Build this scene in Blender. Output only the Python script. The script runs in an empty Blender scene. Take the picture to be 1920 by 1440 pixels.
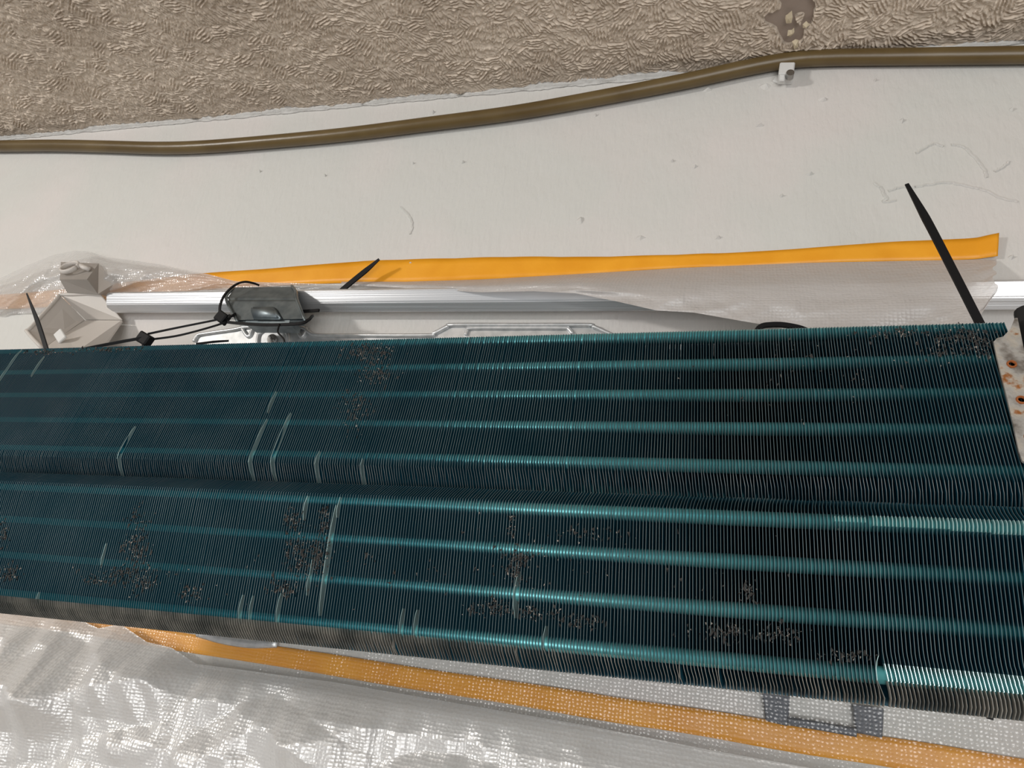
import bpy, bmesh, math, random
import numpy as np
from mathutils import Vector, Matrix

random.seed(7)
rng = np.random.default_rng(11)
scn = bpy.context.scene
COL = scn.collection

# ------------------------------------------------------------------ camera
F = 1330.0                      # focal length in pixels of the 1920x1440 frame
D = 0.47                        # camera distance from the wall (wall face is y = 0)
ZCEIL = 2.45
ZCAM = ZCEIL - 0.4575


def nrm(v):
    v = np.array(v, float)
    return v / np.linalg.norm(v)


# world axes seen in camera coordinates (right, down, forward)
WX = nrm((4460, 128, -F))
zz = np.array((0.0, -3654.0, F))
zz[0] = -(WX[1] * zz[1] + WX[2] * zz[2]) / WX[0]
WZ = nrm(zz)
WY = np.cross(WZ, WX)
R = np.array([WX, WY, WZ])       # world = R @ camera
CAM = np.array((0.0, -D, ZCAM))

cam_data = bpy.data.cameras.new('camera')
cam = bpy.data.objects.new('camera', cam_data)
COL.objects.link(cam)
cam_data.sensor_fit = 'HORIZONTAL'
cam_data.sensor_width = 36.0
cam_data.lens = F / 1920 * 36.0
cam_data.clip_start = 0.01
m = Matrix.Identity(4)
for i in range(3):
    m[i][0] = R[i][0]
    m[i][1] = -R[i][1]
    m[i][2] = -R[i][2]
    m[i][3] = CAM[i]
cam.matrix_world = m
scn.camera = cam

# ------------------------------------------------------------------ world, lamps, exposure
world = bpy.data.worlds.new('room_light')
scn.world = world
world.use_nodes = True
bg = world.node_tree.nodes['Background']
bg.inputs[0].default_value = (0.97, 0.98, 1.0, 1)
bg.inputs[1].default_value = 0.28


def area(name, loc, target, sx, sy, power, color):
    ld = bpy.data.lights.new(name, 'AREA')
    ld.shape = 'RECTANGLE'
    ld.size, ld.size_y = sx, sy
    ld.energy = power
    ld.color = color
    o = bpy.data.objects.new(name, ld)
    COL.objects.link(o)
    o.location = loc
    d = Vector(target) - Vector(loc)
    o.rotation_euler = d.to_track_quat('-Z', 'Y').to_euler()
    return o


# ceiling lamp of the room (left, behind the camera) and daylight from the right
area('ceiling_lamp', (-1.45, -1.35, ZCEIL - 0.16), (-0.2, 0, 2.2), 0.16, 0.10, 12.5, (1.0, 0.965, 0.915))
area('window_light', (0.50, -2.0, 1.50), (-0.1, 0, 2.10), 1.0, 1.0, 21, (0.985, 0.975, 0.955))

scn.view_settings.view_transform = 'Standard'
scn.view_settings.look = 'None'
scn.view_settings.gamma = 1.0
scn.view_settings.use_curve_mapping = False
scn.view_settings.exposure = -0.05


# ------------------------------------------------------------------ layout helpers
def ray(px, py):
    return R @ nrm((px - 960, py - 720, F))


def W(px, py, off=0.0):
    """world point standing `off` metres in front of the wall"""
    r = ray(px, py)
    t = (D - off) / r[1]
    return Vector(CAM + r * t)


def CE(px, py, off=0.0):
    """world point `off` metres under the ceiling"""
    r = ray(px, py)
    t = (ZCEIL - off - ZCAM) / r[2]
    return Vector(CAM + r * t)


# ------------------------------------------------------------------ materials
def mat(name, color=(0.5, 0.5, 0.5), rough=0.5, metal=0.0, spec=0.5):
    mt = bpy.data.materials.new(name)
    mt.use_nodes = True
    b = mt.node_tree.nodes['Principled BSDF']
    b.inputs['Base Color'].default_value = (*color, 1)
    b.inputs['Roughness'].default_value = rough
    b.inputs['Metallic'].default_value = metal
    b.inputs['Specular IOR Level'].default_value = spec
    return mt


def nd(mt, kind, **kw):
    n = mt.node_tree.nodes.new(kind)
    for k, v in kw.items():
        if k.startswith('i_'):
            n.inputs[k[2:].replace('_', ' ')].default_value = v
        else:
            setattr(n, k, v)
    return n


def lk(mt, a, b):
    mt.node_tree.links.new(a, b)


def bsdf(mt):
    return mt.node_tree.nodes['Principled BSDF']


def objcoord(mt):
    return nd(mt, 'ShaderNodeTexCoord').outputs['Object']


def geopos(mt):
    return nd(mt, 'ShaderNodeNewGeometry').outputs['Position']


def noisy_color(mt, c1, c2, scale, lo=0.35, hi=0.65, detail=4, coord=None):
    n = nd(mt, 'ShaderNodeTexNoise', i_Scale=scale, i_Detail=detail)
    lk(mt, coord or geopos(mt), n.inputs['Vector'])
    r = nd(mt, 'ShaderNodeValToRGB')
    r.color_ramp.elements[0].position = lo
    r.color_ramp.elements[0].color = (*c1, 1)
    r.color_ramp.elements[1].position = hi
    r.color_ramp.elements[1].color = (*c2, 1)
    lk(mt, n.outputs['Fac'], r.inputs['Fac'])
    lk(mt, r.outputs['Color'], bsdf(mt).inputs['Base Color'])
    return n


def noise_bump(mt, scale, strength, dist, detail=3):
    n = nd(mt, 'ShaderNodeTexNoise', i_Scale=scale, i_Detail=detail)
    lk(mt, geopos(mt), n.inputs['Vector'])
    b = nd(mt, 'ShaderNodeBump', i_Strength=strength, i_Distance=dist)
    lk(mt, n.outputs['Fac'], b.inputs['Height'])
    lk(mt, b.outputs['Normal'], bsdf(mt).inputs['Normal'])
    return b


# wall paint
M_WALL = mat('wall_paint', (0.70, 0.68, 0.64), 0.55, spec=0.3)
noisy_color(M_WALL, (0.625, 0.625, 0.60), (0.665, 0.635, 0.615), 7.0, 0.42, 0.62, 3)
wp = nd(M_WALL, 'ShaderNodeTexNoise', i_Scale=260.0, i_Detail=3.0)
wmap = nd(M_WALL, 'ShaderNodeMapping')
wmap.inputs['Scale'].default_value = (1.0, 1.0, 0.35)
lk(M_WALL, geopos(M_WALL), wmap.inputs['Vector'])
lk(M_WALL, wmap.outputs['Vector'], wp.inputs['Vector'])
wp2 = nd(M_WALL, 'ShaderNodeTexNoise', i_Scale=22.0, i_Detail=4.0)
lk(M_WALL, geopos(M_WALL), wp2.inputs['Vector'])
wb = nd(M_WALL, 'ShaderNodeBump', i_Strength=0.8, i_Distance=0.0009)
wb2 = nd(M_WALL, 'ShaderNodeBump', i_Strength=0.6, i_Distance=0.004)
lk(M_WALL, wp.outputs['Fac'], wb.inputs['Height'])
lk(M_WALL, wp2.outputs['Fac'], wb2.inputs['Height'])
lk(M_WALL, wb2.outputs['Normal'], wb.inputs['Normal'])
lk(M_WALL, wb.outputs['Normal'], bsdf(M_WALL).inputs['Normal'])

M_CEIL = mat('ceiling_paper', (0.42, 0.35, 0.28), 0.65, spec=0.25)
noisy_color(M_CEIL, (0.585, 0.495, 0.405), (0.69, 0.595, 0.495), 14.0, 0.35, 0.65, 4)
noise_bump(M_CEIL, 420.0, 0.6, 0.0012, 4)
M_CEILBARE = mat('ceiling_bare_plaster', (0.36, 0.29, 0.245), 0.8)
noise_bump(M_CEILBARE, 300.0, 0.3, 0.0008)
M_TORN = mat('torn_paper', (0.62, 0.53, 0.38), 0.8)

M_TRIM = mat('white_caulk', (0.62, 0.61, 0.59), 0.6, spec=0.3)
noise_bump(M_TRIM, 120.0, 0.7, 0.003)

M_CABLE = mat('brown_cable_sheath', (0.155, 0.105, 0.042), 0.34)
noisy_color(M_CABLE, (0.105, 0.068, 0.024), (0.14, 0.096, 0.038), 25.0)
noise_bump(M_CABLE, 60.0, 0.25, 0.001)
M_WPLAST = mat('white_plastic', (0.68, 0.68, 0.67), 0.4)
M_IVORY = mat('ivory_plastic', (0.60, 0.565, 0.53), 0.45)
M_NAIL = mat('steel_nail', (0.35, 0.34, 0.33), 0.4, 1.0)

M_ALU = mat('anodised_rail', (0.72, 0.73, 0.75), 0.33, 0.85)
amap = nd(M_ALU, 'ShaderNodeMapping')
amap.inputs['Scale'].default_value = (4.0, 900.0, 900.0)
lk(M_ALU, geopos(M_ALU), amap.inputs['Vector'])
an = nd(M_ALU, 'ShaderNodeTexNoise', i_Scale=1.0, i_Detail=2.0)
lk(M_ALU, amap.outputs['Vector'], an.inputs['Vector'])
ab = nd(M_ALU, 'ShaderNodeBump', i_Strength=0.25, i_Distance=0.0005)
lk(M_ALU, an.outputs['Fac'], ab.inputs['Height'])
lk(M_ALU, ab.outputs['Normal'], bsdf(M_ALU).inputs['Normal'])

M_GALV = mat('galvanised_sheet', (0.50, 0.53, 0.55), 0.42, 0.85)
noisy_color(M_GALV, (0.13, 0.155, 0.17), (0.21, 0.24, 0.25), 120.0, 0.35, 0.65, 2)
M_PLATE = mat('galvanised_plate', (0.66, 0.68, 0.69), 0.42, 0.7)
noisy_color(M_PLATE, (0.58, 0.60, 0.61), (0.72, 0.73, 0.74), 160.0, 0.35, 0.65, 2)

M_HOOK = mat('dull_steel_hook', (0.10, 0.11, 0.13), 0.6, 0.3)
M_BLACK = mat('black_nylon', (0.005, 0.005, 0.006), 0.55, spec=0.2)
M_FOAM_SHADE = mat('black_foam_and_hole_shade', (0.008, 0.008, 0.009), 0.8)  # foam sleeve, and the discs painted as shade in the plate holes

M_TAPE = mat('orange_masking_tape', (0.86, 0.36, 0.012), 0.42)
noisy_color(M_TAPE, (0.80, 0.325, 0.008), (0.88, 0.385, 0.018), 30.0)
noise_bump(M_TAPE, 500.0, 0.15, 0.0004)

# end plate: galvanised, blotched with rust
M_RUST = mat('rusted_galvanised_plate', (0.4, 0.4, 0.38), 0.6, 0.35)
rn = nd(M_RUST, 'ShaderNodeTexNoise', i_Scale=95.0, i_Detail=6.0)
lk(M_RUST, geopos(M_RUST), rn.inputs['Vector'])
rr = nd(M_RUST, 'ShaderNodeValToRGB')
e = rr.color_ramp.elements
e[0].position = 0.36
e[0].color = (0.16, 0.14, 0.12, 1)
e[1].position = 0.50
e[1].color = (0.42, 0.41, 0.39, 1)
x = e.new(0.60)
x.color = (0.48, 0.44, 0.38, 1)
x = e.new(0.655)
x.color = (0.32, 0.12, 0.03, 1)
lk(M_RUST, rn.outputs['Fac'], rr.inputs['Fac'])
lk(M_RUST, rr.outputs['Color'], bsdf(M_RUST).inputs['Base Color'])
noise_bump(M_RUST, 220.0, 0.8, 0.0012)
M_RUSTRING = mat('rust_ring', (0.33, 0.10, 0.025), 0.85)
noise_bump(M_RUSTRING, 500.0, 0.8, 0.001)

# coil
M_FIN = mat('teal_coated_fin', (0.030, 0.150, 0.185), 0.36, 0.55)
noisy_color(M_FIN, (0.014, 0.098, 0.160), (0.023, 0.138, 0.205), 16.0, 0.3, 0.7, 5)
M_EDGE = mat('dusty_fin_edge', (0.16, 0.18, 0.18), 0.55, 0.2)
noisy_color(M_EDGE, (0.07, 0.115, 0.125), (0.15, 0.19, 0.195), 40.0, 0.35, 0.65, 5)
M_EDGEWORN = mat('worn_fin_edge', (0.30, 0.29, 0.26), 0.6, 0.25)
noisy_color(M_EDGEWORN, (0.15, 0.155, 0.145), (0.36, 0.345, 0.31), 60.0, 0.35, 0.65, 5)
M_COLLAR_SHEEN = mat('collar_band_painted_sheen', (0.026, 0.205, 0.27), 0.34, 0.5)  # brighter teal painted on fin faces for the light caught along tube rows
M_EDGEMID = mat('greyed_fin_edge', (0.2, 0.21, 0.21), 0.55, 0.2)
noisy_color(M_EDGEMID, (0.12, 0.145, 0.15), (0.26, 0.275, 0.27), 50.0, 0.35, 0.65, 5)
M_TUBE = mat('teal_fin_collar', (0.135, 0.46, 0.485), 0.34, 0.40)
M_SCR = mat('bare_bent_fin', (0.30, 0.42, 0.42), 0.42, 0.5)
M_DIRT = mat('dark_lint', (0.030, 0.028, 0.027), 0.9)
M_SPECK = mat('pale_grit', (0.30, 0.27, 0.24), 0.8)


# thin plastic film
def film_material(name, see_through, tint, rough, dots, strength, gloss=0.08):
    mt = bpy.data.materials.new(name)
    mt.use_nodes = True
    nt = mt.node_tree
    b = bsdf(mt)
    b.inputs['Base Color'].default_value = (*tint, 1)
    b.inputs['Roughness'].default_value = rough
    b.inputs['Specular IOR Level'].default_value = 0.9
    out = [n for n in nt.nodes if n.type == 'OUTPUT_MATERIAL'][0]
    tr = nd(mt, 'ShaderNodeBsdfTransparent')
    tl = nd(mt, 'ShaderNodeBsdfTranslucent')
    tl.inputs['Color'].default_value = (*tint, 1)
    m1 = nd(mt, 'ShaderNodeMixShader')
    m1.inputs[0].default_value = 0.20
    lk(mt, b.outputs[0], m1.inputs[1])
    lk(mt, tl.outputs[0], m1.inputs[2])
    m2 = nd(mt, 'ShaderNodeMixShader')
    m2.inputs[0].default_value = see_through
    lk(mt, m1.outputs[0], m2.inputs[1])
    lk(mt, tr.outputs[0], m2.inputs[2])
    gl = nd(mt, 'ShaderNodeBsdfGlossy')
    gl.inputs['Roughness'].default_value = rough
    m3 = nd(mt, 'ShaderNodeMixShader')
    m3.inputs[0].default_value = gloss
    lk(mt, m2.outputs[0], m3.inputs[1])
    lk(mt, gl.outputs[0], m3.inputs[2])
    lk(mt, m3.outputs[0], out.inputs['Surface'])
    # embossed dots + small creases
    uv = nd(mt, 'ShaderNodeTexCoord')
    vor = nd(mt, 'ShaderNodeTexVoronoi', i_Scale=1.0, i_Randomness=0.35)
    mp = nd(mt, 'ShaderNodeMapping')
    mp.inputs['Scale'].default_value = (dots, dots * 0.7, dots * 1.15)
    lk(mt, geopos(mt), mp.inputs['Vector'])
    lk(mt, mp.outputs['Vector'], vor.inputs['Vector'])
    bp = nd(mt, 'ShaderNodeBump', i_Strength=strength, i_Distance=0.0012)
    lk(mt, vor.outputs['Distance'], bp.inputs['Height'])
    ns = nd(mt, 'ShaderNodeTexNoise', i_Scale=70.0, i_Detail=4.0)
    lk(mt, geopos(mt), ns.inputs['Vector'])
    bp2 = nd(mt, 'ShaderNodeBump', i_Strength=0.35, i_Distance=0.003)
    lk(mt, ns.outputs['Fac'], bp2.inputs['Height'])
    lk(mt, bp2.outputs['Normal'], bp.inputs['Normal'])
    lk(mt, bp.outputs['Normal'], b.inputs['Normal'])
    lk(mt, bp.outputs['Normal'], gl.inputs['Normal'])
    return mt


M_FILM = film_material('embossed_film', 0.42, (0.78, 0.78, 0.78), 0.22, 420.0, 0.45)
M_FILMC = film_material('clear_film', 0.95, (0.88, 0.88, 0.88), 0.24, 420.0, 0.7, 0.075)
M_FILMW = film_material('crumpled_film', 0.30, (0.97, 0.965, 0.955), 0.36, 420.0, 0.40, 0.24)
M_FILM2 = film_material('milky_film', 0.14, (0.66, 0.63, 0.615), 0.42, 420.0, 0.35, 0.04)


# ------------------------------------------------------------------ object helpers
def tag(o, label=None, cat=None, group=None, kind=None):
    if label:
        o['label'] = label
    if cat:
        o['category'] = cat
    if group:
        o['group'] = group
    if kind:
        o['kind'] = kind
    return o


def link(name, me, mats, parent=None):
    o = bpy.data.objects.new(name, me)
    if mats is not None:
        for mm in (mats if isinstance(mats, (list, tuple)) else [mats]):
            me.materials.append(mm)
    COL.objects.link(o)
    if parent:
        o.parent = parent
        o.matrix_parent_inverse = parent.matrix_world.inverted()
    return o


def recenter(o):
    """move a mesh object's origin to the centre of its vertices"""
    me = o.data
    c = Vector((0, 0, 0))
    for v in me.vertices:
        c += v.co
    c /= max(1, len(me.vertices))
    me.transform(Matrix.Translation(-c))
    o.location = c
    return o


def build(name, verts, faces, mats, parent=None, smooth=False, fm=None, center=True):
    me = bpy.data.meshes.new(name)
    me.from_pydata([tuple(v) for v in verts], [], faces)
    if smooth:
        me.polygons.foreach_set('use_smooth', [True] * len(me.polygons))
    if fm:
        me.polygons.foreach_set('material_index', fm)
    me.update()
    o = bpy.data.objects.new(name, me)
    for mm in (mats if isinstance(mats, (list, tuple)) else [mats]):
        me.materials.append(mm)
    COL.objects.link(o)
    if center and not parent:
        recenter(o)
    if parent:
        bpy.context.view_layer.update()
        o.parent = parent
        o.matrix_parent_inverse = parent.matrix_world.inverted()
    return o


def empty(name, loc):
    o = bpy.data.objects.new(name, None)
    COL.objects.link(o)
    o.location = loc
    o.empty_display_size = 0.02
    bpy.context.view_layer.update()
    return o


def bm_obj(name, bm, mats, parent=None, smooth=False, center=True):
    bmesh.ops.recalc_face_normals(bm, faces=bm.faces)
    me = bpy.data.meshes.new(name)
    bm.to_mesh(me)
    bm.free()
    if smooth:
        me.polygons.foreach_set('use_smooth', [True] * len(me.polygons))
    o = bpy.data.objects.new(name, me)
    for mm in (mats if isinstance(mats, (list, tuple)) else [mats]):
        me.materials.append(mm)
    COL.objects.link(o)
    if center and not parent:
        recenter(o)
    if parent:
        bpy.context.view_layer.update()
        o.parent = parent
        o.matrix_parent_inverse = parent.matrix_world.inverted()
    return o


def catmull(pts, n=8):
    P = [Vector(p) for p in pts]
    P = [P[0] * 2 - P[1]] + P + [P[-1] * 2 - P[-2]]
    out = []
    for i in range(1, len(P) - 2):
        for k in range(n):
            t = k / n
            p0, p1, p2, p3 = P[i - 1], P[i], P[i + 1], P[i + 2]
            out.append(0.5 * ((2 * p1) + (p2 - p0) * t + (2 * p0 - 5 * p1 + 4 * p2 - p3) * t * t
                              + (3 * p1 - p0 - 3 * p2 + p3) * t ** 3))
    out.append(P[-2])
    return out


def sweep(bm, pts, rx, ry=None, seg=12, up=Vector((0, -1, 0)), taper=None, square=False, cap=True):
    """tube or strap along pts; rx across, ry along `up`"""
    ry = ry or rx
    rings = []
    for i, p in enumerate(pts):
        a = pts[max(0, i - 1)]
        b = pts[min(len(pts) - 1, i + 1)]
        t = (b - a).normalized()
        s = t.cross(up)
        if s.length < 1e-4:
            s = t.cross(Vector((0.3, 0.2, 1)))
        s.normalize()
        u = s.cross(t).normalized()
        k = taper(i / (len(pts) - 1)) if taper else 1.0
        ring = []
        if square:
            offs = [(-1, -1), (1, -1), (1, 1), (-1, 1)]
        else:
            offs = [(math.cos(2 * math.pi * q / seg), math.sin(2 * math.pi * q / seg)) for q in range(seg)]
        for cx, cy in offs:
            ring.append(bm.verts.new(p + s * (cx * rx * k) + u * (cy * ry * k)))
        rings.append(ring)
    n = len(rings[0])
    for r0, r1 in zip(rings, rings[1:]):
        for q in range(n):
            bm.faces.new((r0[q], r0[(q + 1) % n], r1[(q + 1) % n], r1[q]))
    if cap:
        bm.faces.new(rings[0][::-1])
        bm.faces.new(rings[-1])
    return bm


def box(bm, c, half, rot=None):
    rot = rot or Matrix.Identity(3)
    vs = []
    for sx in (-1, 1):
        for sy in (-1, 1):
            for sz in (-1, 1):
                vs.append(bm.verts.new(Vector(c) + rot @ Vector((sx * half[0], sy * half[1], sz * half[2]))))
    for f in ((0, 1, 3, 2), (4, 6, 7, 5), (0, 4, 5, 1), (2, 3, 7, 6), (0, 2, 6, 4), (1, 5, 7, 3)):
        bm.faces.new([vs[i] for i in f])
    return vs


def vnoise(x, y, seed=0):
    """smooth 2-D value noise, -1..1, numpy arrays"""
    xi = np.floor(x).astype(np.int64)
    yi = np.floor(y).astype(np.int64)
    fx, fy = x - xi, y - yi
    fx = fx * fx * fx * (fx * (fx * 6 - 15) + 10)
    fy = fy * fy * fy * (fy * (fy * 6 - 15) + 10)

    def h(a, b):
        n = (a * 374761393 + b * 668265263 + seed * 974711) & 0x7fffffff
        n = ((n ^ (n >> 13)) * 1274126177) & 0x7fffffff
        n = n ^ (n >> 16)
        return (n % 65536) / 32767.5 - 1
    return (h(xi, yi) * (1 - fx) + h(xi + 1, yi) * fx) * (1 - fy) + (h(xi, yi + 1) * (1 - fx) + h(xi + 1, yi + 1) * fx) * fy


def fbm(x, y, seed=0, oct=4):
    s = 0
    a = 1.0
    for o in range(oct):
        s = s + a * vnoise(x * 2 ** o + 17.3 * o, y * 2 ** o - 9.1 * o, seed + o)
        a *= 0.5
    return s


def ridged(x, y, seed=0, oct=3):
    s = 0
    a = 1.0
    for o in range(oct):
        s = s + a * (1 - np.abs(vnoise(x * 2 ** o + 5.3 * o, y * 2 ** o, seed + o)) * 2.2)
        a *= 0.5
    return s


def grid_faces(nr, nc):
    return [(r * nc + c, r * nc + c + 1, (r + 1) * nc + c + 1, (r + 1) * nc + c) for r in range(nr - 1) for c in range(nc - 1)]


# ================================================================== structure
# floor far below, wall and ceiling
bm = bmesh.new()
box(bm, (0, -1.25, -0.01), (2.6, 1.35, 0.01))
tag(bm_obj('floor', bm, mat('floor_vinyl', (0.42, 0.36, 0.29), 0.5)), 'plain warm grey floor of the room', 'floor', kind='structure')
bm = bmesh.new()
box(bm, (0, 0.05, ZCEIL / 2), (2.6, 0.05, ZCEIL / 2))
wall_back = tag(bm_obj('wall_back', bm, M_WALL), 'off-white painted wall with scuffs and small chips', 'wall', kind='structure')

# ceiling: slab plus an embossed paper skin with real stroke relief where it is in view
bm = bmesh.new()
box(bm, (0, -1.25, ZCEIL + 0.03), (2.6, 1.25, 0.027))
ceiling = tag(bm_obj('ceiling', bm, M_CEIL), 'beige ceiling covered in embossed combed-stroke paper', 'ceiling', kind='structure')


def combed(x, y):
    """height of short parallel strokes laid in patches of differing direction"""
    cell = 0.0135
    gx, gy = x / cell, y / cell
    gx = gx + 0.18 * vnoise(gx * 0.9, gy * 0.9, 3)
    gy = gy + 0.18 * vnoise(gx * 0.9, gy * 0.9, 4)
    xi = np.floor(gx).astype(np.int64)
    yi = np.floor(gy).astype(np.int64)
    best = np.full(x.shape, 9e9)
    second = np.full(x.shape, 9e9)
    ang = np.zeros(x.shape)
    for dx in (-1, 0, 1):
        for dy in (-1, 0, 1):
            a, b = xi + dx, yi + dy
            h1 = (a * 73856093 ^ b * 19349663) & 0xffff
            h2 = (a * 83492791 ^ b * 2971215073) & 0xffff
            h3 = (a * 1640531513 ^ b * 433494437) & 0xffff
            cx, cy = a + h1 / 65536, b + h2 / 65536
            d = (gx - cx) ** 2 + (gy - cy) ** 2
            near = d < best
            second = np.where(near, best, np.minimum(second, d))
            ang = np.where(near, (h3 % 8) / 8 * math.pi + 0.25 * (h1 / 65536 - .5), ang)
            best = np.where(near, d, best)
    u = x * np.cos(ang) + y * np.sin(ang)
    v = -x * np.sin(ang) + y * np.cos(ang)
    pitch = 0.0027
    w = v + 0.0006 * vnoise(u / 0.008, v / 0.008, 8)
    s = np.sin(w / pitch * 2 * math.pi)
    s = np.clip(s * 1.5, -1, 1)
    brk = np.clip(fbm(u / 0.009, v / 0.004, 21, 2) * 1.5 + 1.0, 0.12, 1)
    edge = np.clip((np.sqrt(second) - np.sqrt(best)) * 4.0, 0, 1)
    return (s * 0.5 + 0.5) * brk * (0.55 + 0.45 * edge) + 0.55 * fbm(x / 0.0034, y / 0.0034, 31, 2)


# dense skin only over the ceiling the photograph looks at, plus a margin
ncx, ncy = 2000, 440
cA, cB = CE(-40, -20), CE(1960, -20)
tv = np.linspace(0, 1, ncy)[:, None]
tu = np.linspace(0, 1, ncx)[None, :]
yfar = np.minimum(cA.y + (cB.y - cA.y) * tu, -0.05)
gx = np.repeat(-0.86 + 1.12 * (1 - (1 - tu) ** 1.35), ncy, 0)
gy = -0.001 + (np.interp(gx, sorted([cA.x, cB.x]), [p.y for p in sorted([cA, cB], key=lambda q: q.x)]) - 0.012) * tv[::-1]
hh = combed(gx, gy)
# soft roll down into the corner, paint-filled near the wall
near_wall = np.clip((gy + 0.014) / 0.014, 0, 1)
hgt = 0.0018 * hh * (1 - 0.6 * near_wall) - 0.0003
pc = CE(1485, 40)
patch = ((gx - pc.x) / 0.022 + 0.35 * vnoise(gx * 90, gy * 90, 5)) ** 2 + ((gy - pc.y) / 0.055 + 0.5 * vnoise(gx * 70, gy * 70, 6)) ** 2
peeled = patch < 0.40
hgt = np.where(peeled, -0.0022, hgt)
verts = np.stack([gx, gy, ZCEIL - 0.0006 - hgt], -1).reshape(-1, 3)
fc = np.array(grid_faces(ncy, ncx))
me = bpy.data.meshes.new('ceiling_paper')
me.vertices.add(len(verts))
me.vertices.foreach_set('co', verts.ravel())
me.loops.add(fc.size)
me.loops.foreach_set('vertex_index', fc[:, ::-1].ravel())
me.polygons.add(len(fc))
me.polygons.foreach_set('loop_start', np.arange(0, fc.size, 4))
pm = peeled.ravel()[fc].all(1).astype(np.int32)
me.materials.append(M_CEIL)
me.materials.append(M_CEILBARE)
me.polygons.foreach_set('material_index', pm)
me.polygons.foreach_set('use_smooth', np.ones(len(fc), bool))
me.update()
me.validate()
paper = bpy.data.objects.new('ceiling_paper', me)
COL.objects.link(paper)
paper.parent = ceiling
paper.matrix_parent_inverse = Matrix.Translation(-ceiling.location)

# torn flakes at the peeled spot
for k, (px, py, s) in enumerate(((1478, 32, 1.0), (1485, 60, .7), (1492, 82, .8), (1512, 48, .6))):
    p = CE(px, py, 0.003)
    n = 7
    vs = [p + Vector((0, 0, -0.002))]
    for q in range(n):
        a = q / n * 6.283
        r = 0.0040 * s * random.uniform(.5, 1.3)
        vs.append(p + Vector((math.cos(a) * r, math.sin(a) * r * 1.6, random.uniform(-.001, .002))))
    build('torn_paper_flake', vs, [(0, 1 + q, 1 + (q + 1) % n) for q in range(n)], M_TORN, ceiling)

# white paint bead in the corner between wall and ceiling
xs = np.linspace(-1.05, 0.4, 420)
verts, faces = [], []
prof = 6
for i, xx in enumerate(xs):
    wob = 0.0022 * vnoise(np.array([xx * 90.]), np.array([0.]), 2)[0] + 0.0015 * vnoise(np.array([xx * 300.]), np.array([3.]), 2)[0]
    ly = 0.0026 + wob*.6 + 0.003 * max(0, vnoise(np.array([xx * 14.]), np.array([8.]), 5)[0])
    lz = 0.0026 + 0.3 * wob
    pr = [(0.0, 0.0), (-ly, 0.0008), (-ly * .8, -0.0018), (-0.0016, -0.0018), (-0.0009, -lz), (0.0, -lz - 0.0008)]
    for (yy, z) in pr:
        verts.append((xx, yy, ZCEIL + z - 0.0005))
for i in range(len(xs) - 1):
    for k in range(prof):
        a, b = i * prof + k, i * prof + (k + 1) % prof
        faces.append((a, b, b + prof, a + prof))
tag(build('trim_1', verts, faces, M_TRIM, smooth=True), 'ragged white paint bead between wall and ceiling', 'trim', kind='structure')

# paint chips and blisters on the wall
chips = [(1424, 236, 9, 3), (1690, 227, 5, 6), (1302, 313, 6, 5), (1088, 414, 8, 10), (1346, 446, 8, 5), (1326, 170, 8, 4),
         (1434, 162, 10, 9), (1456, 153, 9, 7), (1260, 303, 4, 4), (1518, 327, 7, 3), (1543, 188, 12, 5), (1596, 651, 4, 4),
         (812, 211, 5, 5), (868, 305, 4, 4), (1116, 217, 3, 4), (1896, 206, 4, 5), (1895, 483, 4, 5), (1200, 446, 12, 5),
         (770, 495, 8, 4), (1465, 368, 4, 3), (775, 307, 3, 3), (1640, 152, 4, 3), (488, 322, 3, 3), (610, 330, 3, 3)]
for (px, py, w, h) in chips:
    c = W(px, py, 0.0)
    n = 8
    ca = random.uniform(0, 3)
    ring, vs = [], [c + Vector((0, -0.0016, 0))]
    for q in range(n):
        a = q / n * 6.283
        rx = w * 0.00038 * random.uniform(.6, 1.25)
        rz = h * 0.00038 * random.uniform(.6, 1.25)
        vs.append(c + Vector((math.cos(a) * rx, -0.00005, math.sin(a) * rz)))
    vs[0] += Vector((0.0008, -.0012, 0.0006))
    build('paint_blister', vs, [(0, 1 + q, 1 + (q + 1) % n) for q in range(n)], M_WALL, wall_back)

# hairline plaster ridges of the old repair patch on the right
ridges = [[(1640, 345), (1652, 352), (1658, 362), (1662, 372), (1655, 378), (1680, 378)],
          [(1715, 352), (1740, 347), (1775, 343), (1800, 346), (1830, 351), (1850, 356), (1875, 372), (1905, 377)],
          [(1718, 287), (1735, 277), (1752, 271), (1768, 273)],
          [(1785, 272), (1800, 273), (1815, 283), (1832, 300), (1843, 315), (1850, 332)],
          [(1865, 322), (1880, 315), (1892, 302)],
          [(1665, 360), (1685, 352), (1712, 352)],
          [(752, 388), (765, 402), (772, 420), (768, 440)]]
for rd in ridges:
    pts = catmull([W(a + random.uniform(-2, 2), b + random.uniform(-2, 2), 0.0002) for a, b in rd], 6)
    pts = [p + Vector((random.uniform(-1, 1) * .0004, 0, random.uniform(-1, 1) * .0004)) for p in pts]
    bm = bmesh.new()
    sweep(bm, pts, 0.0010, 0.0010, 5)
    bm_obj('plaster_ridge', bm, M_WALL, wall_back)

# ================================================================== cable and clip
cpx = [(-60, 275), (0, 274), (100, 273), (200, 275), (290, 277.5), (370, 276), (480, 268), (640, 253), (800, 233), (960, 212),
       (1120, 184), (1280, 153), (1400, 127), (1480, 113), (1560, 108), (1700, 106), (1920, 103), (2020, 101)]
pts = catmull([W(a, b, 0.0075) for a, b in cpx], 10)
bm = bmesh.new()
sweep(bm, pts, 0.0062, seg=20)
tag(bm_obj('electrical_cable', bm, M_CABLE, smooth=True), 'thick brown cable running along the top of the wall', 'cable')

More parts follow.
